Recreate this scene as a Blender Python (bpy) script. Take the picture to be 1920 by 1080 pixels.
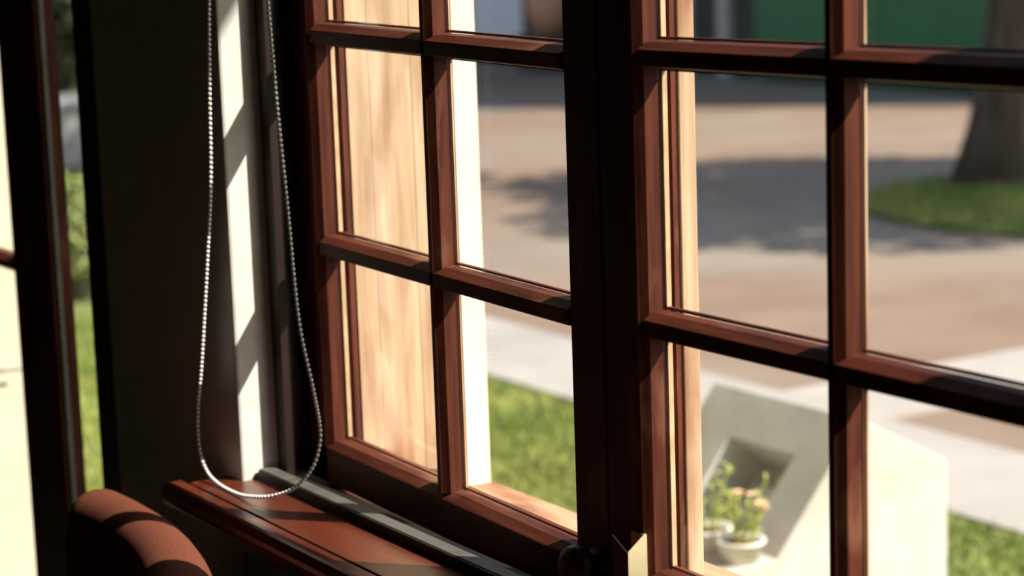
import bpy, bmesh, math, random
import numpy as np
from mathutils import Vector, Matrix

for o in list(bpy.data.objects):
    bpy.data.objects.remove(o)
SC = bpy.context.scene
COL = SC.collection
random.seed(7)
RNG = np.random.default_rng(7)

# ---------------------------------------------------------------- camera
cam_d = bpy.data.cameras.new('camera')
cam = bpy.data.objects.new('camera', cam_d)
COL.objects.link(cam)
R3 = ((0.5306, 0.8470, -0.0334), (0.1210, -0.1147, -0.9860), (-0.8390, 0.5191, -0.1634))
right, down, fwd = [Vector(r).normalized() for r in R3]
mw = Matrix((
    (right.x, -down.x, -fwd.x, 2.3575),
    (right.y, -down.y, -fwd.y, -1.2024),
    (right.z, -down.z, -fwd.z, 1.5485),
    (0, 0, 0, 1)))
cam.matrix_world = mw
cam_d.sensor_width = 36.0
cam_d.lens = 75.0
cam_d.clip_start = 0.05
cam_d.clip_end = 300
cam_d.dof.use_dof = True
cam_d.dof.focus_distance = 2.25
cam_d.dof.aperture_fstop = 4.6
SC.camera = cam

# ---------------------------------------------------------------- sky, sun, exposure
SUN_DIR = Vector((1.15, 1.0, 1.43)).normalized()          # towards the sun
world = bpy.data.worlds.new('sky')
SC.world = world
world.use_nodes = True
wn = world.node_tree
for n in list(wn.nodes):
    wn.nodes.remove(n)
wo = wn.nodes.new('ShaderNodeOutputWorld')
bg = wn.nodes.new('ShaderNodeBackground')
sky = wn.nodes.new('ShaderNodeTexSky')
sky.sky_type = 'NISHITA'
sky.sun_disc = False
sky.sun_elevation = math.asin(SUN_DIR.z)
sky.sun_rotation = math.atan2(SUN_DIR.x, SUN_DIR.y)
sky.air_density = 1.2
sky.dust_density = 1.5
wn.links.new(sky.outputs[0], bg.inputs[0])
bg.inputs[1].default_value = 0.11
wn.links.new(bg.outputs[0], wo.inputs[0])

sun_d = bpy.data.lights.new('sun', 'SUN')
sun_d.energy = 5.2
sun_d.angle = math.radians(0.53)
sun_d.color = (1.0, 0.945, 0.85)
sun = bpy.data.objects.new('sun', sun_d)
COL.objects.link(sun)
sun.rotation_euler = SUN_DIR.to_track_quat('Z', 'Y').to_euler()
sun.location = (8, 7, 10)

SC.view_settings.view_transform = 'Standard'
SC.view_settings.look = 'None'
SC.view_settings.gamma = 1.0
SC.view_settings.use_curve_mapping = False
SC.view_settings.exposure = 0.93

# ---------------------------------------------------------------- materials
def srgb(r, g, b):
    def f(c):
        c /= 255.0
        return c / 12.92 if c <= 0.04045 else ((c + 0.055) / 1.055) ** 2.4
    return (f(r), f(g), f(b), 1.0)

def mat_noise(name, c1, c2, scale=(1, 1, 1), noise=5.0, detail=4.0, rough=0.6, bump=0.0,
              c3=None, noise3=2.0, t3=(0.55, 0.7), ramp=(0.35, 0.65), metallic=0.0, spec=0.5,
              bump_scale=None, bump_dist=0.001):
    """two tone noise stretched by `scale`, optional stains of a third colour"""
    m = bpy.data.materials.new(name)
    m.use_nodes = True
    nt = m.node_tree
    L = nt.links.new
    b = nt.nodes['Principled BSDF']
    b.inputs['Roughness'].default_value = rough
    b.inputs['Metallic'].default_value = metallic
    b.inputs['Specular IOR Level'].default_value = spec
    tc = nt.nodes.new('ShaderNodeTexCoord')
    mp = nt.nodes.new('ShaderNodeMapping')
    mp.inputs['Scale'].default_value = scale
    L(tc.outputs['Object'], mp.inputs[0])
    no = nt.nodes.new('ShaderNodeTexNoise')
    no.inputs['Scale'].default_value = noise
    no.inputs['Detail'].default_value = detail
    no.inputs['Roughness'].default_value = 0.6
    L(mp.outputs[0], no.inputs['Vector'])
    cr = nt.nodes.new('ShaderNodeValToRGB')
    cr.color_ramp.elements[0].position = ramp[0]
    cr.color_ramp.elements[0].color = c1
    cr.color_ramp.elements[1].position = ramp[1]
    cr.color_ramp.elements[1].color = c2
    L(no.outputs[0], cr.inputs[0])
    out = cr.outputs[0]
    if c3 is not None:
        n3 = nt.nodes.new('ShaderNodeTexNoise')
        n3.inputs['Scale'].default_value = noise3
        n3.inputs['Detail'].default_value = 5.0
        mp3 = nt.nodes.new('ShaderNodeMapping')
        mp3.inputs['Scale'].default_value = tuple(s ** 0.5 for s in scale)
        mp3.inputs['Location'].default_value = (3.1, 1.7, 0.4)
        L(tc.outputs['Object'], mp3.inputs[0])
        L(mp3.outputs[0], n3.inputs['Vector'])
        mr = nt.nodes.new('ShaderNodeMapRange')
        mr.inputs['From Min'].default_value = t3[0]
        mr.inputs['From Max'].default_value = t3[1]
        L(n3.outputs[0], mr.inputs[0])
        mx = nt.nodes.new('ShaderNodeMix')
        mx.data_type = 'RGBA'
        L(mr.outputs[0], mx.inputs[0])
        L(out, mx.inputs[6])
        mx.inputs[7].default_value = c3
        out = mx.outputs[2]
    L(out, b.inputs['Base Color'])
    if bump > 0:
        bp = nt.nodes.new('ShaderNodeBump')
        bp.inputs['Strength'].default_value = bump
        bp.inputs['Distance'].default_value = bump_dist
        src = no
        if bump_scale:
            src = nt.nodes.new('ShaderNodeTexNoise')
            src.inputs['Scale'].default_value = bump_scale
            src.inputs['Detail'].default_value = 3.0
            L(tc.outputs['Object'], src.inputs['Vector'])
        L(src.outputs[0], bp.inputs['Height'])
        L(bp.outputs[0], b.inputs['Normal'])
    return m

ZG = (55, 55, 4)      # grain along z
XG = (4, 55, 55)      # grain along x
W1, W2, W3 = srgb(68, 30, 19), srgb(104, 51, 34), srgb(140, 94, 70)
M = {}
M['varnish_z'] = mat_noise('red_brown_varnish_upright', W1, W2, ZG, 1.6, rough=0.55, spec=0.25, bump=0.25, c3=W3, noise3=3, t3=(0.58, 0.75))
M['varnish_x'] = mat_noise('red_brown_varnish_lying', W1, W2, XG, 1.6, rough=0.55, spec=0.25, bump=0.25, c3=W3, noise3=3, t3=(0.55, 0.75))
M['sill'] = mat_noise('sill_varnish', srgb(82, 36, 23), srgb(102, 48, 31), (3, 22, 22), 2.0, rough=0.3, bump=0.08, c3=srgb(128, 68, 46), noise3=4, t3=(0.6, 0.8))
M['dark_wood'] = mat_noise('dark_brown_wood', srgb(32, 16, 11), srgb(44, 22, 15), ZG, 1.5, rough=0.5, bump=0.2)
M['bleached_z'] = mat_noise('sun_bleached_wood_upright', srgb(164, 134, 104), srgb(196, 168, 136), (30, 30, 2.6), 1.1, detail=6,
                            rough=0.75, bump=0.35, c3=srgb(134, 88, 60), noise3=2.4, t3=(0.48, 0.68), ramp=(0.38, 0.6))
M['bleached_x'] = mat_noise('sun_bleached_wood_lying', srgb(170, 132, 98), srgb(196, 158, 122), (2.2, 30, 30), 1.3, detail=6,
                            rough=0.75, bump=0.35, c3=srgb(136, 82, 56), noise3=2.6, t3=(0.56, 0.72))
M['putty'] = mat_noise('putty', srgb(176, 140, 104), srgb(200, 166, 130), (1, 1, 1), 40, rough=0.8)
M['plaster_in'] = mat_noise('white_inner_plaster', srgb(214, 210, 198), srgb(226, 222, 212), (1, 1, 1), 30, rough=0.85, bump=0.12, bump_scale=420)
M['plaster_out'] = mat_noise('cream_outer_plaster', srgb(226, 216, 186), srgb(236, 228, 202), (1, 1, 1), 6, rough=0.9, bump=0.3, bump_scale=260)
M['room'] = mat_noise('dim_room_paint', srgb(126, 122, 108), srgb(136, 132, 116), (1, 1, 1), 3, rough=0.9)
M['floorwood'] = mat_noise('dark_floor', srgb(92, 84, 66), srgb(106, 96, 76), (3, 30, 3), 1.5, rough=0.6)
M['metal'] = mat_noise('grey_metal', srgb(120, 120, 116), srgb(140, 140, 136), (1, 1, 1), 12, rough=0.45, metallic=0.2)
M['track'] = mat_noise('grey_track_paint', srgb(82, 80, 74), srgb(98, 95, 88), (6, 1, 1), 6, rough=0.55, c3=srgb(72, 68, 62), noise3=9)
M['black'] = mat_noise('flat_black', srgb(20, 18, 17), srgb(28, 25, 23), (1, 1, 1), 10, rough=0.6)  # black for shade painted along the track; also fills the sill groove
M['brass'] = mat_noise('pale_brass', srgb(206, 192, 150), srgb(222, 208, 168), (1, 1, 1), 20, rough=0.32, metallic=0.35)
M['bead'] = mat_noise('nickel_bead', srgb(232, 230, 224), srgb(242, 240, 236), (1, 1, 1), 60, rough=0.4, metallic=0.0)
M['fabric'] = mat_noise('rust_fabric', srgb(102, 56, 40), srgb(116, 66, 48), (1, 1, 1), 300, rough=0.95, bump=0.25, bump_dist=0.0006, spec=0.15)
M['concrete'] = mat_noise('pale_concrete', srgb(178, 172, 162), srgb(196, 190, 180), (1, 1, 1), 7, detail=8, rough=0.9, bump=0.3, c3=srgb(174, 166, 154), noise3=3)
M['path'] = mat_noise('pale_path', srgb(156, 148, 140), srgb(172, 164, 155), (1, 1, 1), 1.6, rough=0.9, bump=0.3)
M['paving'] = mat_noise('brown_paving', srgb(120, 98, 80), srgb(140, 116, 97), (1, 1, 1), 1.1, detail=6, rough=0.9, c3=srgb(138, 125, 110), noise3=0.35, t3=(0.46, 0.62))
M['soil'] = mat_noise('lawn_soil', srgb(92, 100, 48), srgb(112, 116, 58), (1, 1, 1), 2.5, rough=0.95)
M['grass'] = mat_noise('grass_blades', srgb(100, 118, 44), srgb(154, 158, 84), (1, 1, 1), 2.2, detail=3, rough=0.8, spec=0.2)
M['bark'] = mat_noise('tree_bark', srgb(62, 50, 40), srgb(92, 78, 62), (8, 8, 1.2), 2, rough=0.95, bump=0.8, bump_dist=0.02)
M['leaf'] = mat_noise('leaf_green', srgb(52, 78, 28), srgb(96, 120, 48), (1, 1, 1), 3, rough=0.7, spec=0.25)
M['leaf_light'] = mat_noise('leaf_yellow_green', srgb(104, 116, 60), srgb(146, 150, 90), (1, 1, 1), 5, rough=0.7, spec=0.25)
M['leaf_dark'] = mat_noise('leaf_dark_green', srgb(34, 44, 24), srgb(56, 66, 36), (1, 1, 1), 3, rough=0.8, spec=0.2)
M['green_panel'] = mat_noise('green_sheet', srgb(46, 104, 58), srgb(52, 112, 64), (1, 1, 1), 1, rough=0.6)
M['far_dark'] = mat_noise('far_dark_wall', srgb(64, 58, 52), srgb(78, 72, 64), (1, 1, 1), 1.2, rough=0.9)
M['far_pale'] = mat_noise('far_pale_wall', srgb(222, 218, 216), srgb(232, 228, 226), (1, 1, 1), 1.0, rough=0.7)
M['white_pot'] = mat_noise('white_glaze', srgb(224, 218, 206), srgb(234, 230, 220), (1, 1, 1), 9, rough=0.4)
M['earth'] = mat_noise('potting_soil', srgb(84, 56, 38), srgb(110, 74, 50), (1, 1, 1), 60, rough=0.95)
M['pinkish_peach'] = mat_noise('pinkish_peach', srgb(196, 140, 106), srgb(210, 156, 120), (1, 1, 1), 9, rough=0.8)
M['petal'] = mat_noise('peach_petal', srgb(226, 180, 140), srgb(234, 198, 164), (1, 1, 1), 50, rough=0.7)
M['sprig'] = mat_noise('pale_sprig', srgb(150, 162, 78), srgb(182, 188, 110), (1, 1, 1), 20, rough=0.7, spec=0.2)
M['pale_sheet'] = mat_noise('blue_grey_sheet', srgb(186, 196, 206), srgb(202, 210, 216), (1, 1, 1), 8, rough=0.3)
M['roof'] = mat_noise('eave_boards', srgb(92, 60, 40), srgb(110, 74, 50), (3, 20, 1), 2, rough=0.8)

def make_glass():
    m = bpy.data.materials.new('window_glass')
    m.use_nodes = True
    nt = m.node_tree
    L = nt.links.new
    for n in list(nt.nodes):
        nt.nodes.remove(n)
    out = nt.nodes.new('ShaderNodeOutputMaterial')
    tr = nt.nodes.new('ShaderNodeBsdfTransparent')
    tr.inputs[0].default_value = (0.985, 0.99, 0.985, 1)
    gl = nt.nodes.new('ShaderNodeBsdfGlossy')
    gl.inputs['Roughness'].default_value = 0.0
    lw = nt.nodes.new('ShaderNodeLayerWeight')
    pw = nt.nodes.new('ShaderNodeMath'); pw.operation = 'POWER'
    pw.inputs[1].default_value = 5.0
    L(lw.outputs['Facing'], pw.inputs[0])
    fr = nt.nodes.new('ShaderNodeMath'); fr.operation = 'MULTIPLY_ADD'      # Schlick: same from both sides of the pane
    fr.inputs[1].default_value = 0.96
    fr.inputs[2].default_value = 0.04
    L(pw.outputs[0], fr.inputs[0])
    m1 = nt.nodes.new('ShaderNodeMixShader')
    L(fr.outputs[0], m1.inputs[0])
    L(tr.outputs[0], m1.inputs[1])
    L(gl.outputs[0], m1.inputs[2])
    df = nt.nodes.new('ShaderNodeBsdfDiffuse')
    df.inputs[0].default_value = (0.7, 0.68, 0.62, 1)
    tc = nt.nodes.new('ShaderNodeTexCoord')
    no = nt.nodes.new('ShaderNodeTexNoise')
    no.inputs['Scale'].default_value = 9
    no.inputs['Detail'].default_value = 7
    L(tc.outputs['Object'], no.inputs['Vector'])
    mr = nt.nodes.new('ShaderNodeMapRange')
    mr.inputs['From Min'].default_value = 0.48
    mr.inputs['From Max'].default_value = 0.8
    mr.inputs['To Min'].default_value = 0.002
    mr.inputs['To Max'].default_value = 0.03
    L(no.outputs[0], mr.inputs[0])
    m2 = nt.nodes.new('ShaderNodeMixShader')
    L(mr.outputs[0], m2.inputs[0])
    L(m1.outputs[0], m2.inputs[1])
    L(df.outputs[0], m2.inputs[2])
    L(m2.outputs[0], out.inputs[0])
    return m
M['glass'] = make_glass()

# ---------------------------------------------------------------- mesh helpers
class MB:
    def __init__(s):
        s.v, s.f = [], []
    def add(s, vs, fs):
        k = len(s.v)
        s.v += [tuple(v) for v in vs]
        s.f += [tuple(i + k for i in f) for f in fs]
        return s
    def box(s, x0, x1, y0, y1, z0, z1):
        vs = [(x, y, z) for z in (z0, z1) for y in (y0, y1) for x in (x0, x1)]
        return s.add(vs, [(0, 2, 3, 1), (4, 5, 7, 6), (0, 1, 5, 4), (2, 6, 7, 3), (0, 4, 6, 2), (1, 3, 7, 5)])
    def prism(s, poly, axis, a, b):
        """poly: 2-D outline in the two other axes (order x,y,z without axis)"""
        n = len(poly)
        def mk(p, t):
            q = list(p)
            q.insert(axis, t)
            return q
        vs = [mk(p, a) for p in poly] + [mk(p, b) for p in poly]
        fs = [tuple(range(n))[::-1], tuple(range(n, 2 * n))]
        fs += [(i, (i + 1) % n, n + (i + 1) % n, n + i) for i in range(n)]
        return s.add(vs, fs)
    def lathe(s, prof, c=(0, 0, 0), n=20, axis=2):
        k = len(prof)
        vs, fs = [], []
        for j in range(n):
            a = 2 * math.pi * j / n
            for r, h in prof:
                p = (r * math.cos(a), r * math.sin(a), h)
                if axis == 1:
                    p = (p[0], -p[2], p[1])
                vs.append((p[0] + c[0], p[1] + c[1], p[2] + c[2]))
        for j in range(n):
            for i in range(k - 1):
                a0, b0 = j * k + i, ((j + 1) % n) * k + i
                fs.append((a0, b0, b0 + 1, a0 + 1))
        return s.add(vs, fs)
    def tube(s, pts, rad, n=8):
        pts = [Vector(p) for p in pts]
        if not isinstance(rad, (list, tuple)):
            rad = [rad] * len(pts)
        vs, fs = [], []
        up = Vector((0.31, 0.17, 0.93))
        for i, p in enumerate(pts):
            d = (pts[min(i + 1, len(pts) - 1)] - pts[max(i - 1, 0)]).normalized()
            a = d.cross(up)
            if a.length < 1e-4:
                a = d.cross(Vector((1, 0, 0)))
            a.normalize()
            b = d.cross(a)
            for j in range(n):
                t = 2 * math.pi * j / n
                vs.append(p + (a * math.cos(t) + b * math.sin(t)) * rad[i])
        for i in range(len(pts) - 1):
            for j in range(n):
                q = (j + 1) % n
                fs.append((i * n + j, i * n + q, (i + 1) * n + q, (i + 1) * n + j))
        fs.append(tuple(range(n))[::-1])
        fs.append(tuple((len(pts) - 1) * n + j for j in range(n)))
        return s.add(vs, fs)
    def build(s, name, mat, parent=None, fn=None, smooth=False, bevel=0.0, fix=True):
        vs = [fn(v) for v in s.v] if fn else s.v
        me = bpy.data.meshes.new(name)
        me.from_pydata([tuple(v) for v in vs], [], s.f)
        if fix:
            bm = bmesh.new()
            bm.from_mesh(me)
            bmesh.ops.recalc_face_normals(bm, faces=bm.faces)
            bm.to_mesh(me)
            bm.free()
        me.materials.append(M[mat] if isinstance(mat, str) else mat)
        if smooth:
            for p in me.polygons:
                p.use_smooth = True
        o = bpy.data.objects.new(name, me)
        COL.objects.link(o)
        if parent is not None:
            o.parent = parent
            o.matrix_parent_inverse = Matrix.Translation(world_of(parent)).inverted()
        if bevel:
            b = o.modifiers.new('bevel', 'BEVEL')
            b.width = bevel
            b.segments = 2
            b.limit_method = 'ANGLE'
            b.angle_limit = math.radians(35)
        return o

def world_of(o):
    return Vector((0, 0, 0)) if o.parent is not None else Vector(o.location)

def tag(o, label=None, cat=None, group=None, kind=None):
    if label: o['label'] = label
    if cat: o['category'] = cat
    if group: o['group'] = group
    if kind: o['kind'] = kind
    return o

def empty(name, loc=(0, 0, 0), label=None, cat=None, group=None, kind=None):
    o = bpy.data.objects.new(name, None)
    o.empty_display_size = 0.05
    o.location = loc
    COL.objects.link(o)
    return tag(o, label, cat, group, kind)

def leaf_cloud(name, mat, blobs, n, size, parent=None, seed=1):
    """loose leaves filling a set of ellipsoids (cx,cy,cz,rx,ry,rz)"""
    r = np.random.default_rng(seed)
    blobs = np.array(blobs, float)
    vol = blobs[:, 3] * blobs[:, 4] * blobs[:, 5]
    pick = r.choice(len(blobs), n, p=vol / vol.sum())
    d = r.normal(size=(n, 3))
    d /= np.linalg.norm(d, axis=1)[:, None]
    rad = r.random(n) ** 0.4
    c = blobs[pick, :3] + d * rad[:, None] * blobs[pick, 3:]
    a = r.normal(size=(n, 3)); a /= np.linalg.norm(a, axis=1)[:, None]
    b = np.cross(a, r.normal(size=(n, 3))); b /= np.linalg.norm(b, axis=1)[:, None]
    nn = np.cross(a, b)
    s = size * (0.6 + 0.8 * r.random(n))[:, None]
    v = np.stack([c - a * s, c - b * s * .45 + nn * s * .12, c + a * s, c + b * s * .45 + nn * s * .12], 1).reshape(-1, 3)
    f = np.arange(n * 4).reshape(n, 4)
    m = MB()
    m.v = v.tolist(); m.f = f.tolist()
    o = m.build(name, mat, parent, fix=False)
    o['kind'] = 'stuff'
    return o

# ================================================================ THE ROOM
GZ = -0.05            # ground outside
# front wall: inner face y=-0.113, outer face y=0.24; window x -0.07..1.40, door x -1.75..-0.5
YI, YO = -0.113, 0.24
WT = 1.86             # head of the openings
w = MB()
w.box(-0.5, -0.07, YI, 0.04, GZ, WT)                  # pier between door and window
w.box(1.40, 3.4, YI, 0.04, GZ, WT)
w.box(-4.2, -1.75, YI, 0.04, GZ, WT)
w.box(-0.07, 1.40, YI, 0.04, GZ, 0.80)                # below the window
w.box(-4.2, 3.4, YI, 0.04, WT, 2.88)
tag(w.build('wall_front', 'plaster_in', bevel=0.004), 'white plastered pier and window wall in deep shade, one reveal face sunlit', 'wall', kind='structure')
w = MB()
w.box(-0.5, -0.045, 0.04, YO, GZ, WT + .12)
w.box(1.375, 3.4, 0.04, YO, GZ, WT + .12)
w.box(-4.2, -1.75, 0.04, YO, GZ, WT + .12)
w.box(-0.045, 1.375, 0.04, YO, GZ, 0.79)
w.box(-4.2, 3.4, 0.04, YO, WT + .12, 2.88)
tag(w.build('wall_outer', 'plaster_out'), 'cream plaster outer face of the house wall, glaring in the sun beyond the wood lining', 'wall', kind='structure')

for nm, bx, mt, lb in (
    ('floor', (-4.2, 3.4, -5.2, YI, GZ, 0.0), 'floorwood', 'dark wooden floor of the unlit room'),
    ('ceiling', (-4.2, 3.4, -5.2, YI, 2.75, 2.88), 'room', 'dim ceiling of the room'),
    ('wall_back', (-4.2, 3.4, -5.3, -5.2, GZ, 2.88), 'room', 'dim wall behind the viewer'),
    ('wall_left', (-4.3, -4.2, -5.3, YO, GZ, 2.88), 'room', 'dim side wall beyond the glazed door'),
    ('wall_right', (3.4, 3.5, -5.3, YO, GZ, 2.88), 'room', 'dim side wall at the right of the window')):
    tag(MB().box(*bx).build(nm, mt), lb, nm.split('_')[0], kind='structure')
tag(MB().prism([(-4.6, 2.88), (3.8, 2.88), (3.8, 2.99), (-4.6, 2.99)], 1, -5.6, 0.9).build('roof_eave', 'roof'),
    'roof boards overhanging the sunny side of the house', 'roof', kind='structure')

# ---------------------------------------------------------------- fixed window frame (trim_1)
t1 = empty('trim_1', (0.66, 0, 0.8), 'dark brown fixed wooden frame around the two small-paned sashes', 'window frame', kind='structure')
m = MB()
m.prism([(-0.07, -0.062), (-0.045, -0.062), (-0.043, -0.048), (-0.058, -0.046), (-0.058, 0.012), (-0.03, 0.014), (-0.03, 0.04), (-0.07, 0.04)], 2, 0.80, WT)
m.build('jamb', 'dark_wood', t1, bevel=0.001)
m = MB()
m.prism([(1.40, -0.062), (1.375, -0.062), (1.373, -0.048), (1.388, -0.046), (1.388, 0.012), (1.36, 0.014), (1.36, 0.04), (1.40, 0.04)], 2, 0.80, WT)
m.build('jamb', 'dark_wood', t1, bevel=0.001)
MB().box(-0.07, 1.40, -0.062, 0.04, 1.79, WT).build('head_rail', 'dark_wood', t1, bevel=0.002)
m = MB()
m.prism([(-0.045, 0.80), (0.04, 0.80), (0.04, 0.835), (0.012, 0.850), (-0.026, 0.852), (-0.026, 0.866), (-0.045, 0.866)], 0, -0.058, 1.388)
m.build('threshold_rail', 'varnish_x', t1, bevel=0.001)

# outside linings (trim_4: jamb boards and outer sill)
t4 = empty('trim_4', (0.66, 0.1, 0.8), 'sun-bleached brown wooden lining and outer sill of the window recess', 'window lining', kind='structure')
x = -0.07
cuts = [0.0425, 0.073, 0.104, 0.134, 0.158]
for i in range(4):
    d = (0.0, 0.0004, -0.0003, 0.0003)[i]
    MB().box(-0.07, -0.030 + d, cuts[i], cuts[i + 1] - .0001, 0.80, WT).build('board', 'bleached_z', t4)
MB().box(1.36, 1.40, 0.04, 0.158, 0.80, WT).build('board', 'bleached_z', t4, bevel=0.0012)
m = MB()
m.prism([(0.04, 0.79), (0.245, 0.79), (0.25, 0.806), (0.246, 0.819), (0.04, 0.832)], 0, -0.045, 1.375)
m.build('outer_sill', 'bleached_x', t4, bevel=0.002)
m = MB()                                                    # small stay hook at the foot of the lining
m.tube([(-0.026, 0.135, 0.855), (-0.012, 0.138, 0.858), (0.004, 0.146, 0.858), (0.012, 0.156, 0.853)], 0.004, 8)
m.build('stay_hook', 'metal', t4, smooth=True)

# ---------------------------------------------------------------- interior sill (trim_2)
t2 = empty('trim_2', (0.6, -0.15, 0.84), 'glossy red-brown wooden window sill with rounded nosing and a groove', 'window sill', kind='structure')
SX0, SX1 = -0.125, 1.46
m = MB()
m.box(-0.068, 1.398, -0.1690, -0.046, 0.845, 0.875)
m.box(SX0 + .018, -0.068, -0.1695, -0.114, 0.845, 0.875)
m.box(1.398, SX1, -0.1695, -0.114, 0.845, 0.875)
m.build('board', 'sill', t2, bevel=0.0012)
m = MB()
prof = [(-0.1732, 0.845), (-0.1732, 0.875)]
for k in range(9):
    a = math.pi / 2 + math.pi * k / 8
    prof.append((-0.190 + 0.012 * math.cos(a), 0.860 + 0.015 * math.sin(a)))
m.prism(prof, 0, SX0, SX1)
m.build('nosing', 'sill', t2)
m = MB()
m.prism([(-0.113, 0.78), (-0.155, 0.845), (-0.113, 0.845)], 0, SX0 + .04, SX1 - .04)
m.build('cove_moulding', 'dark_wood', t2)
MB().box(SX0 + .02, SX1 - .02, -0.1735, -0.1685, 0.846, 0.868).build('groove', 'black', t2)

# ---------------------------------------------------------------- grey track along the window foot (trim_3)
t3 = empty('trim_3', (0.6, -0.066, 0.875), 'grey metal track lying along the back of the sill, front edge in shade', 'track', kind='structure')
m = MB()
m.prism([(-0.0895, 0.875), (-0.0895, 0.887), (-0.0885, 0.888), (-0.0715, 0.888), (-0.0705, 0.887), (-0.0705, 0.875)], 0, -0.066, 1.396)
m.build('channel', 'track', t3, bevel=0.0006)
MB().box(-0.066, 1.396, -0.0915, -0.0896, 0.875, 0.8868).build('shade_strip', 'black', t3)  # black strip paints the shade on the track's room-facing front
MB().box(-0.066, 1.396, -0.0704, -0.0462, 0.875, 0.878).build('shade_strip', 'black', t3)  # black strip paints the dark gap between track and sash

# ---------------------------------------------------------------- the two sashes
PX, PZ = 0.29, 0.2622
GW, GH = 0.263, 0.2352
def make_sash(name, x0, z0, fn, label, sx0, sx1, rows=(-1, 0, 1, 2)):
    """x0: left glass edge, z0: foot of row 0, glass plane y=0"""
    root = empty(name, (x0 + .27, 0, 0.87), label, 'window', kind='structure')
    gx1 = x0 + PX + GW
    ztop = z0 + PZ - 0.027 + 0.0                      # upper glass edge of row 0
    rows = [r for r in rows if r >= 0]
    zb = z0 - 2 * PZ
    lo, hi = zb - 0.055, ztop + 0.06
    zfoot = 0.8685
    # stiles
    def stile(a, g, s):                               # a outer x, g glass edge x, s=+1 when the glass is at +x
        poly = [(a, -0.020), (a + s * .002, -0.022), (g - s * .0098, -0.022), (g - s * .0086, -0.0207), (g - s * .002, -0.0140), (g, 0.0), (g - s * .002, 0.004),
                (g - s * .002, 0.011), (g - s * .013, 0.0115), (g - s * .013, 0.0185), (g - s * .004, 0.019), (g - s * .004, 0.026), (a, 0.026)]
        return MB().prism(poly, 2, lo, hi)
    stile(sx0, x0, 1).build('stile', 'varnish_z', root, fn=fn)
    stile(sx1, gx1, -1).build('stile', 'varnish_z', root, fn=fn)
    # rails: lower and upper
    zr = zb
    m = MB()
    m.prism([(-0.022, lo), (-0.022, zr - 0.0098), (-0.0208, zr - .0086), (-0.0105, zr - .0014), (0.0, zr), (0.004, zr - .003), (0.022, zr - .004), (0.022, lo)], 0, sx0 + .01, sx1 - .01)
    m.build('bottom_rail', 'varnish_x', root, fn=fn)
    m = MB()
    m.prism([(-0.022, hi), (-0.022, ztop + .009), (-0.010, ztop + .0012), (0.0, ztop), (0.022, ztop + .004), (0.022, hi)], 0, sx0 + .01, sx1 - .01)
    m.build('top_rail', 'varnish_x', root, fn=fn)
    # muntins
    xc = x0 + GW + 0.0135
    bp = [(-.0135, 0), (-.0115, -.0140), (-.0048, -.0207), (-.0038, -.022), (.0038, -.022), (.0048, -.0207), (.0115, -.0140), (.0135, 0), (.0105, .0105), (-.0105, .0105)]
    MB().prism([(xc + p[0], p[1]) for p in bp], 2, zb - .003, ztop + .003).build('muntin', 'varnish_z', root, fn=fn)
    hp = [(-0.0135, 0.0), (-0.0128, -0.0110), (-0.0108, -0.0208), (-0.0095, -0.022), (0.0040, -0.022), (0.0052, -0.0212), (0.0122, -0.0105), (0.0135, 0.0), (0.0105, 0.0105), (-0.0105, 0.0105)]
    for r in (0, 1):
        zc = z0 - r * PZ - 0.0135
        MB().prism([(p[1], zc + p[0]) for p in hp], 0, x0 - .002, gx1 + .002).build('muntin', 'varnish_x', root, fn=fn)
    # panes with a putty bead
    for r in rows:
        for c in (0, 1):
            a = x0 + c * PX
            zz0 = z0 - r * PZ
            zz1 = zz0 + GH
            g = MB().box(a + .0002, a + GW - .0002, 0.0008, 0.0036, zz0 + .0002, zz1 - .0002).build('glass_pane', 'glass', root, fn=fn)
            MB().box(a + .0004, a + .0035, 0.0037, 0.0092 if c == 0 else 0.0058, zz0 + .001, zz1 - .001).build('putty_bead', 'putty' if c == 0 else 'bleached_z', g, fn=fn)
            m = MB()
            m.box(a + GW - .0035, a + GW - .0004, 0.0037, 0.008, zz0, zz1)
            m.box(a, a + GW, 0.0037, 0.008, zz0 + .0002, zz0 + .0028)
            m.box(a, a + GW, 0.0037, 0.008, zz1 - .0028, zz1 - .0002)
            m.build('glazing_bead', 'varnish_x', g, fn=fn)
    return root

SAG = 0.0231
win1 = make_sash('window_1', 0.0, 1.45, lambda v: (v[0], v[1], v[2] - SAG * v[0]),
                 'left sash of small panes in red-brown wood, sagging slightly toward the middle post', -0.055, 0.6215)
win2 = make_sash('window_2', 0.6912, 1.4449, lambda v: v,
                 'right sash of small panes in red-brown wood, nearest the viewer', 0.6225, 1.386)

# closing strip outside on the meeting stile of the right sash (sun-bleached, seen through its glass)
m = MB()
m.prism([(0.60, 0.0265), (0.690, 0.0265), (0.6905, 0.031), (0.6895, 0.0455), (0.687, 0.048), (0.60, 0.048)], 2, 0.87, 1.73)
m.build('cover_strip', 'bleached_z', win2, bevel=0.001)
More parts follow.
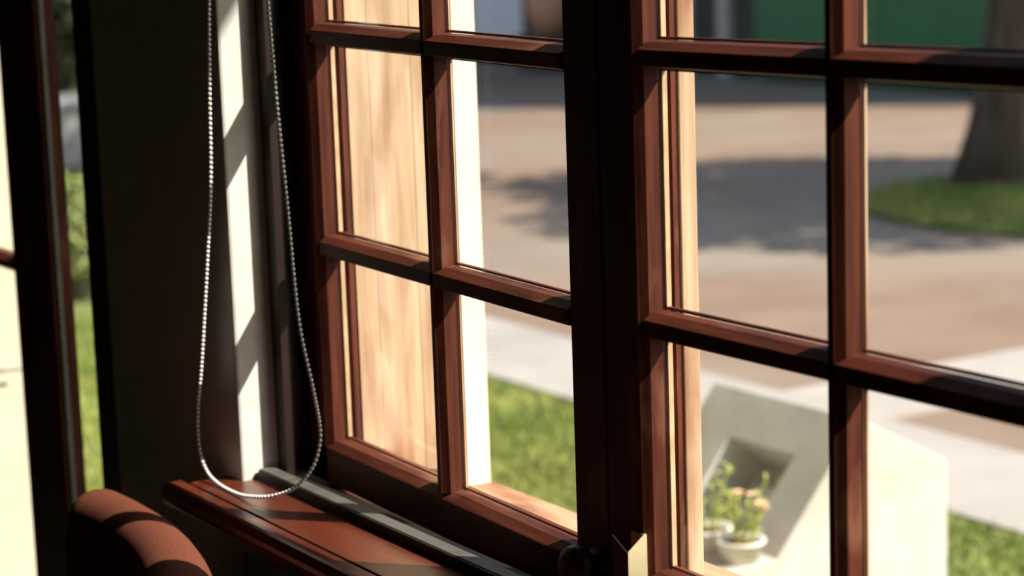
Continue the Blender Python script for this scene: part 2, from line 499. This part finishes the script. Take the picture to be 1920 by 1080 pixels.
# turned wooden knob on the left sash, metal latch on the right one
m = MB()
m.lathe([(0.0, 0.0), (0.020, 0.0), (0.021, 0.004), (0.014, 0.008), (0.013, 0.014), (0.022, 0.020), (0.027, 0.029), (0.025, 0.038), (0.016, 0.044), (0.0, 0.046)], (0.607, -0.022, 0.908), 24, axis=1)
m.build('knob', 'dark_wood', win1, smooth=True)
lt = MB()
X0, X1, YA, YB = 0.6620, 0.6885, -0.046, -0.0225
lt.prism([(YA, 0.86), (YB, 0.86), (YB, 0.9590), (YB - .0025, 0.9605), (YA + .001, 0.9455), (YA, 0.944)], 0, X1 - .0014, X1)          # bright side plate
lt.prism([(X0, 0.86), (X1, 0.86), (X1, 0.958), (X0, 0.9585)], 1, YB - .0012, YB)
lt.build('latch', 'brass', win2, bevel=0.0006)
lt = MB()
lt.prism([(X0, 0.86), (X1 - .0015, 0.86), (X1 - .0015, 0.944), (X0, 0.957)], 1, YA, YA + .0012)
lt.build('latch_shaded_plate', 'dark_wood', win2)  # room-facing plate of the metal latch; dark colour stands in for its shade

# ---------------------------------------------------------------- glazed door at the left (door_1) and its frame (trim_5)
t5 = empty('trim_5', (-0.55, -0.07, 0), 'black-shadowed frame post of the door at the left edge of the white pier', 'door frame', kind='structure')
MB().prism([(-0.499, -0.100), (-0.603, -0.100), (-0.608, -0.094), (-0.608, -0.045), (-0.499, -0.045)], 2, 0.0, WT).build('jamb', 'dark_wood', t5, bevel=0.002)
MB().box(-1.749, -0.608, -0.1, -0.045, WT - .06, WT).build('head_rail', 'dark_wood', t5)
d1 = empty('door_1', (-1.1, -0.08, 0.01), 'dark brown glazed door standing ajar left of the white pier', 'door', kind='structure')
DX = -0.768
m = MB()
m.prism([(DX, -0.098), (DX - .003, -0.101), (DX - .165, -0.101), (DX - .178, -0.092), (DX - .182, -0.078), (DX - .182, -0.066), (DX, -0.066)], 2, 0.012, WT - .065)
m.build('stile', 'varnish_z', d1)
m = MB()
m.prism([(-1.745, -0.101), (-1.62, -0.101), (-1.61, -0.085), (-1.61, -0.066), (-1.745, -0.066)], 2, 0.012, WT - .065)
m.build('stile', 'varnish_z', d1)
MB().box(-1.64, DX - .17, -0.099, -0.067, 0.012, 0.22).build('bottom_rail', 'varnish_x', d1)
MB().box(-1.64, DX - .17, -0.099, -0.067, WT - .16, WT - .065).build('top_rail', 'varnish_x', d1)
for zc in (1.05, 1.46):
    MB().prism([(-0.097, zc - .005), (-0.097, zc + .004), (-0.086, zc + .0135), (-0.068, zc + .012), (-0.068, zc - .012), (-0.086, zc - .0135)], 0, -1.62, DX - .178).build('muntin', 'varnish_x', d1)
for a, b in ((0.215, 1.04), (1.06, 1.45), (1.47, WT - .155)):
    MB().box(-1.62, DX - .176, -0.080, -0.077, a, b).build('glass_pane', 'glass', d1)
m = MB()
m.box(DX + .0002, DX + .003, -0.0905, -0.0835, 0.012, WT - .066)
m.build('weather_strip', 'metal', d1)
# iron hook bar on the cream reveal beyond the door
m = MB()
m.tube([(-1.745, 0.10, 0.727), (-1.728, 0.10, 0.727), (-1.724, 0.13, 0.7255), (-1.724, 0.162, 0.724)], 0.0035, 8)
tag(m.build('hook', 'metal', smooth=True), 'small grey iron hook on the cream door reveal at far left', 'hook')

# ---------------------------------------------------------------- bead chain
def spline(P, n):
    P = [np.array(p, float) for p in P]
    out = []
    for i in range(len(P) - 1):
        p0 = P[max(i - 1, 0)]; p1 = P[i]; p2 = P[i + 1]; p3 = P[min(i + 2, len(P) - 1)]
        for k in range(n):
            t = k / n
            out.append(0.5 * ((2 * p1) + (-p0 + p2) * t + (2 * p0 - 5 * p1 + 4 * p2 - p3) * t * t + (-p0 + 3 * p1 - 3 * p2 + p3) * t ** 3))
    out.append(P[-1])
    return np.array(out)
CHAIN = [(0.005, -0.142, 1.885), (0.005, -0.145, 1.70), (0.0039, -0.147, 1.54), (-0.0131, -0.147, 1.4835), (-0.0265, -0.147, 1.3748), (-0.0386, -0.147, 1.2637), (-0.0647, -0.147, 1.1552),
         (-0.0986, -0.147, 1.0287), (-0.1195, -0.147, 0.963), (-0.1226, -0.147, 0.917), (-0.1025, -0.148, 0.8895), (-0.0629, -0.149, 0.8785),
         (0.0029, -0.15, 0.8785), (0.0565, -0.146, 0.8861), (0.0808, -0.136, 0.8921), (0.1018, -0.128, 0.901), (0.1202, -0.12, 0.9153), (0.1346, -0.112, 0.9351), (0.1387, -0.105, 0.9595), (0.1395, -0.104, 0.9854), (0.1574, -0.12, 1.0389),
         (0.143, -0.126, 1.1136), (0.1456, -0.134, 1.2401),
         (0.1423, -0.139, 1.3633), (0.1399, -0.143, 1.4845), (0.1387, -0.144, 1.5384), (0.135, -0.144, 1.70), (0.13, -0.142, 1.885)]
cp = spline(CHAIN, 24)
seg = np.linalg.norm(np.diff(cp, axis=0), axis=1)
cum = np.r_[0, np.cumsum(seg)]
nb = int(cum[-1] / 0.0060)
ss = np.linspace(0, cum[-1], nb)
bp = np.stack([np.interp(ss, cum, cp[:, k]) for k in range(3)], 1)
ch = empty('bead_chain', tuple(bp[nb // 2]), 'white metal bead chain of a blind, hanging in a loop over the sill', 'chain')
MB().tube(bp[::2].tolist(), 0.0008, 6).build('cord', 'metal', ch, smooth=True)
m = MB()
sp_v, sp_f = [], []
nu, nv = 10, 6
for j in range(nv + 1):
    th = math.pi * j / nv
    for i in range(nu):
        ph = 2 * math.pi * i / nu
        sp_v.append((math.sin(th) * math.cos(ph), math.sin(th) * math.sin(ph), math.cos(th)))
for j in range(nv):
    for i in range(nu):
        q = (i + 1) % nu
        sp_f.append((j * nu + i, (j + 1) * nu + i, (j + 1) * nu + q, j * nu + q))
for p in bp:
    m.add([(p[0] + v[0] * .0025, p[1] + v[1] * .0025, p[2] + v[2] * .0025) for v in sp_v], sp_f)
tag(m.build('beads', 'bead', ch, smooth=True), kind='stuff')
# the blind the chain belongs to, rolled up above the frame
rb = empty('roller_blind', (0.3, -0.14, 1.9), 'rolled-up window blind fixed above the window', 'blind')
m = MB()
m.prism([(-0.14 + .026 * math.cos(a * math.pi / 8), 1.92 + .026 * math.sin(a * math.pi / 8)) for a in range(16)], 0, 0.02, 1.36)
m.build('fabric_roll', 'room', rb)
for xx in (0.0, 1.362):
    MB().box(xx, xx + .012, -0.17, -0.112, 1.885, 1.955).build('bracket', 'metal', rb)

# ---------------------------------------------------------------- rust tub chair at lower left
chair = empty('armchair', (0.08, -0.55, 0), 'rust-brown upholstered chair with rounded back beside the window sill', 'chair')
arc = [(-0.215, -0.268), (-0.19, -0.264), (-0.15, -0.261), (-0.10, -0.260), (-0.013, -0.266), (0.09, -0.285), (0.20, -0.319), (0.28, -0.360), (0.34, -0.415), (0.375, -0.48), (0.385, -0.56)]
aw = spline([(a, b, 0) for a, b in arc], 4)[:, :2]
ztop = 0.867
th = 0.051
sec = [(th, -0.42), (th, -0.10), (th * .97, -0.055), (th * .82, -0.024), (th * .48, -0.005), (0, 0), (-th * .48, -0.005), (-th * .82, -0.024), (-th * .97, -0.055), (-th, -0.10), (-th, -0.42)]
m = MB()
N = len(aw)
k = len(sec)
vs = []
for i in range(N):
    t = aw[min(i + 1, N - 1)] - aw[max(i - 1, 0)]
    t = t / np.linalg.norm(t)
    nrm = np.array([-t[1], t[0]])
    e = min(i / 5.0, 1.0, (N - 1 - i) / 5.0)
    sc = math.sqrt(max(1 - (1 - e) ** 2, 0.02))
    for o_, z_ in sec:
        zz = ztop - 0.03 * (1 - sc) + z_ - 0.10 * max(0, (i / (N - 1) - 0.62)) 
        vs.append((aw[i][0] + nrm[0] * o_ * sc, aw[i][1] + nrm[1] * o_ * sc, zz))
fs = []
for i in range(N - 1):
    for j in range(k - 1):
        fs.append((i * k + j, i * k + j + 1, (i + 1) * k + j + 1, (i + 1) * k + j))
    fs.append((i * k + k - 1, i * k, (i + 1) * k, (i + 1) * k + k - 1))
fs.append(tuple(range(k))[::-1]); fs.append(tuple((N - 1) * k + j for j in range(k)))
m.add(vs, fs)
ob = m.build('backrest', 'fabric', chair, smooth=True)
sd = ob.modifiers.new('sub', 'SUBSURF'); sd.levels = sd.render_levels = 1
m = MB(); m.prism([(-0.17, -0.34), (0.28, -0.43), (0.36, -0.55), (0.33, -0.84), (-0.13, -0.84), (-0.19, -0.55)], 2, 0.38, 0.47)
m.build('seat', 'fabric', chair, bevel=0.02)
for (lx, ly) in ((-0.14, -0.38), (0.28, -0.46), (-0.10, -0.80), (0.28, -0.80)):
    MB().tube([(lx, ly, 0.0), (lx, ly, 0.39)], [0.014, 0.02], 10).build('leg', 'dark_wood', chair, smooth=True)

# ================================================================ OUTSIDE
tag(MB().box(-70, 50, YO, 80, GZ - .3, GZ - .012).build('ground', 'paving'), 'brown and grey paved yard, partly in tree shade', 'ground', kind='structure')
tag(MB().box(-16, 9, YO, 2.77, GZ - .1, GZ - .004).build('lawn', 'soil'), 'strip of mown lawn along the foot of the house', 'lawn', kind='structure')
tag(MB().box(-16, 9, 2.77, 3.39, GZ - .1, GZ + .004).build('path', 'path'), 'pale concrete path running along the far edge of the lawn', 'path', kind='structure')
tag(MB().box(-3.32, -2.80, 3.39, 12, GZ - .1, GZ + .003).build('path_branch', 'path'), 'pale path branching straight away from the house', 'path', kind='structure')
isl = [(-5.95 + 1.5 * math.cos(a * math.pi / 12), 8.0 + 1.45 * math.sin(a * math.pi / 12)) for a in range(24)]
tag(MB().prism(isl, 2, GZ - .1, GZ + .02).build('lawn_island', 'soil'), 'grassy patch around the foot of the tree', 'lawn', kind='structure')

def blades(name, pts, h, mat, label, seed):
    r = np.random.default_rng(seed)
    n = len(pts)
    ang = r.random(n) * 2 * np.pi
    dx, dy = np.cos(ang) * .004, np.sin(ang) * .004
    hh = h * (0.5 + r.random(n))
    lx, ly = r.normal(size=n) * .5 * hh, r.normal(size=n) * .5 * hh
    base = np.c_[pts, np.full(n, GZ - .006)]
    v = np.stack([base + np.c_[dx, dy, 0 * dx], base - np.c_[dx, dy, 0 * dx], base + np.c_[lx, ly, hh]], 1).reshape(-1, 3)
    m = MB(); m.v = v.tolist(); m.f = np.arange(3 * n).reshape(n, 3).tolist()
    o = m.build(name, mat, fix=False)
    return tag(o, label, 'grass', kind='stuff')
P = RNG.random((70000, 2)) * [6.6, 2.25] + [-7.4, 0.5]
keep = ((P[:, 0] < -1.55) | (P[:, 0] > -0.95) | (P[:, 1] < 1.2) | (P[:, 1] > 2.03)) & (np.hypot(P[:, 0] + 7.1, P[:, 1] - 2.25) > .62)
blades('grass', P[keep], 0.026, 'grass', 'short mown grass on the lawn by the house', 3)
a = RNG.random(16000) * 2 * np.pi; rr = np.sqrt(RNG.random(16000))
P = np.c_[-5.95 + rr * 1.5 * np.cos(a), 8.0 + rr * 1.45 * np.sin(a)]
P = P[np.hypot(P[:, 0] + 7.05, P[:, 1] - 8.05) > .32]
blades('grass', P, 0.07, 'grass', 'rough grass around the tree trunk', 4)

# ---------------------------------------------------------------- concrete planter block with a sloping face
blk = empty('concrete_block', (-1.3, 1.6, GZ), 'pale concrete wedge-shaped block with a square recess, on the lawn outside', 'planter')
XA, XB = -1.0, -1.497
A = (1.7244, 0.516); B = (1.500, 0.249)
side = [(1.24, GZ - .02), (1.24, 0.245), (1.500, 0.249), A, (1.978, 0.385), (1.978, GZ - .02)]
def S(s): return (A[0] + (B[0] - A[0]) * s, A[1] + (B[1] - A[1]) * s)
nY, nZ = -0.766, 0.643
dep = 0.125
s0, s1, ha, hb = 0.34, 0.93, -1.345, -1.123
v = []
for X in (XA, XB):
    v += [(X, p[0], p[1]) for p in side]            # 0-5, 6-11
nh = len(v)
for d in (0, dep):
    for X, s in ((hb, s0), (hb, s1), (ha, s1), (ha, s0)):
        q = S(s)
        v.append((X, q[0] - nY * d, q[1] - nZ * d))
f = [(0, 1, 2, 3, 4, 5), (11, 10, 9, 8, 7, 6), (0, 6, 7, 1), (1, 7, 8, 2), (3, 9, 10, 4), (4, 10, 11, 5), (5, 11, 6, 0)]
a0, b0 = nh, nh + 4
f += [(3, a0, a0 + 1, 2), (2, a0 + 1, a0 + 2, 8), (8, a0 + 2, a0 + 3, 9), (9, a0 + 3, a0, 3)]
f += [(a0 + i, b0 + i, b0 + (i + 1) % 4, a0 + (i + 1) % 4) for i in range(4)]
f += [(b0, b0 + 3, b0 + 2, b0 + 1)]
mb = MB(); mb.add(v, f); mb.build('body', 'concrete', blk, bevel=0.004)

def F(X, s_, d):
    q = S(s_)
    return (X, q[0] - nY * d, q[1] - nZ * d)
m = MB()                                             # added pale blue-grey sheet over the lower floor of the recess
lo_, hi_ = dep - .002, dep - .020
vv = [F(X, s_, d) for d in (hi_, lo_) for X, s_ in ((hb - .004, .50), (hb - .004, .925), (ha + .03, .925), (ha + .03, .50))]
m.add(vv, [(0, 1, 2, 3), (7, 6, 5, 4)] + [(i, 4 + i, 4 + (i + 1) % 4, (i + 1) % 4) for i in range(4)])
tag(m.build('recess_sheet', 'pale_sheet', blk), 'pale blue-grey sheet in the recess')

def plant_pot(x, y, z, r, label, seed, stems, flower):
    p = empty('flower_pot', (x, y, z), label, 'flower pot', 'pots on the concrete block')
    m = MB(); m.lathe([(0, 0), (r * .72, 0), (r * .95, r * .8), (r * 1.06, r * .82), (r * 1.06, r * .95), (r * .92, r * .95), (r * .88, r * .72), (0, r * .72)], (x, y, z), 20)
    m.build('pot', 'white_pot', p, smooth=True)
    m = MB(); m.lathe([(0, r * .8), (r * .5, r * .79), (r * .88, r * .73)], (x, y, z), 16)
    m.build('soil', 'earth', p)
    r_ = random.Random(seed)
    for k in range(stems):
        a = r_.random() * 6.28; d = r * .6 * r_.random(); hgt = r * (1.2 + 1.6 * r_.random())
        bx, by = x + d * math.cos(a), y + d * math.sin(a)
        tx, ty = bx + hgt * .35 * math.cos(a), by + hgt * .35 * math.sin(a)
        zz = z + r * .78
        m = MB(); m.tube([(bx, by, zz), ((bx + tx) / 2, (by + ty) / 2, zz + hgt * .6), (tx, ty, zz + hgt)], .0025, 6)
        for q in range(7):
            u = .25 + .75 * q / 6
            cx, cy, cz = bx + (tx - bx) * u, by + (ty - by) * u, zz + hgt * u
            an = q * 2.4 + a; l = r * .42
            ex, ey = math.cos(an), math.sin(an)
            m.add([(cx, cy, cz), (cx + ex * l * .5 - ey * l * .22, cy + ey * l * .5 + ex * l * .22, cz + l * .3),
                   (cx + ex * l, cy + ey * l, cz + l * .35), (cx + ex * l * .5 + ey * l * .22, cy + ey * l * .5 - ex * l * .22, cz + l * .3)], [(0, 1, 2, 3)])
        m.build('stem', 'sprig', p, fix=False)
        if flower and k % 2 == 0:
            m = MB()
            for q in range(6):
                an = q * 1.047
                ex, ey = math.cos(an), math.sin(an); l = r * .34
                m.add([(tx, ty, zz + hgt), (tx + ex * l * .6 - ey * l * .35, ty + ey * l * .6 + ex * l * .35, zz + hgt + l * .3), (tx + ex * l, ty + ey * l, zz + hgt + l * .2), (tx + ex * l * .6 + ey * l * .35, ty + ey * l * .6 - ex * l * .35, zz + hgt + l * .3)], [(0, 1, 2, 3)])
            m.build('flower', 'petal', p, fix=False)
    return p
plant_pot(-1.155, 1.435, 0.2485, 0.052, 'white bowl of green sprigs farther back on the concrete ledge', 5, 9, False)
plant_pot(-1.043, 1.438, 0.2485, 0.050, 'white bowl with peach flowers nearer the viewer on the concrete ledge', 8, 9, True)

# ---------------------------------------------------------------- trees
def tree(name, x, y, r0, h, blobs, label, n=5000, seed=1, lean=(0, 0), leafsize=.11, mat='leaf'):
    t = empty(name, (x, y, GZ), label, 'tree')
    pts, rad = [], []
    for i in range(9):
        u = i / 8
        pts.append((x + lean[0] * u + .04 * math.sin(u * 5), y + lean[1] * u, GZ - .05 + h * u))
        rad.append(r0 * (1 + .55 * math.exp(-u * 9)) * (1 - .4 * u))
    MB().tube(pts, rad, 14).build('trunk', 'bark', t, smooth=True)
    top = Vector(pts[-1])
    for k, b in enumerate(blobs):
        c = Vector(b[:3])
        MB().tube([Vector(pts[6]) + Vector((0, 0, .1 * k)), (Vector(pts[7]) + c) / 2 + Vector((0, 0, .2)), c], [r0 * .42, r0 * .28, r0 * .1], 8).build('branch', 'bark', t, smooth=True)
    leaf_cloud('foliage', mat, blobs, n, leafsize, t, seed)
    return t
tree('shade_tree', -7.05, 8.05, 0.165, 3.2, [(-7.0, 8.2, 4.7, 1.2, 1.4, 1.0), (-8.2, 7.6, 4.4, 1.2, 1.3, .9)],
     'dark-barked tree trunk leaning slightly in a grassy patch across the yard', 4200, 11, (0.15, 0.25))
tree('shade_tree', -3.9, 10.0, 0.15, 3.6, [(-4.5, 10.7, 4.6, 1.35, 1.6, 1.1), (-3.2, 9.4, 4.4, 1.4, 1.2, .9), (-3.6, 11.6, 4.6, 1.5, 1.3, 1)],
     'tree beyond the right edge whose crown shades the yard', 7500, 12)

# ---------------------------------------------------------------- far side of the yard
hs = empty('far_house', (-20, 15, GZ), 'dark house front far across the yard behind the tree', 'house')
MB().box(-34, -10.2, 13.1, 18, GZ, 6.0).build('wall', 'far_dark', hs)
MB().box(-21.45, -20.15, 13.04, 13.1, GZ + .1, 2.2).build('garage_door', 'far_pale', hs)
MB().box(-20.10, -19.80, 12.98, 13.1, GZ, 2.6).build('post', 'varnish_z', hs)
MB().box(-21.75, -21.45, 13.0, 13.1, GZ, 2.6).build('post', 'dark_wood', hs)
for a in (-16.9, -16.2):
    MB().box(a, a + .16, 13.0, 13.1, GZ, 2.6).build('post', 'concrete', hs)
gh = empty('green_hoarding', (-13.5, 12.95, GZ), 'big flat green sheet hoarding at the far side of the yard', 'hoarding')
for a in (-15.45, -14.5, -13.55, -12.6):
    MB().box(a + .004, a + .946, 12.92, 12.95, 0.0, 2.4).build('sheet', 'green_panel', gh)
for a in (-15.3, -13.5, -11.8):
    MB().box(a - .03, a + .03, 12.95, 13.01, GZ, 2.4).build('post', 'dark_wood', gh)
m = MB(); m.lathe([(0, 0), (.16, 0), (.24, .2), (.27, .42), (.24, .46), (.22, .42), (0, .42)], (-18.9, 12.6, 0.38), 20)  # urn shape added to stand in for an unidentified pinkish spot
tag(m.build('urn_stand_in', 'pinkish_peach', smooth=True), 'pinkish urn-shaped stand-in before the dark far house front', 'urn')
tag(MB().box(-19.2, -18.6, 12.3, 12.9, GZ, 0.38).build('urn_plinth', 'far_dark', bevel=.02), 'dark plinth under the urn-shaped stand-in', 'plinth')

m = MB()
m.box(-13.25, -12.75, 3.3, 5.2, GZ, 0.40)
m.box(-13.3, -12.7, 3.25, 5.25, 0.40, 0.46)
tag(m.build('garden_wall', 'metal', bevel=.01), 'low pale grey wall seen far off through the door gap', 'wall')
sh = empty('shrub', (-7.2, 2.2, GZ), 'yellow-green shrub on the lawn seen through the door gap', 'shrub')
for k in range(5):
    MB().tube([(-7.2 + .06 * k, 2.2, GZ), (-7.3 + .12 * k, 2.1 + .06 * k, .3)], [.012, .006], 6).build('stem', 'bark', sh)
leaf_cloud('foliage', 'leaf_light', [(-7.2, 2.2, .25, .4, .42, .28), (-7.0, 2.4, .2, .3, .3, .24)], 1500, .035, sh, 21)
sh = empty('shrub', (-17, 5.5, GZ), 'tall dark shrub far off behind the low pale wall', 'shrub')
for k in range(5):
    MB().tube([(-17 + .2 * k, 5.5, GZ), (-17.3 + .3 * k, 5 + .3 * k, 1.4)], [.05, .02], 6).build('stem', 'bark', sh)
leaf_cloud('foliage', 'leaf_dark', [(-17, 5.5, 1.3, 1.3, 2.2, 1.4), (-16.8, 7.2, 1.1, 1.2, 1.4, 1.2)], 5000, .12, sh, 22)
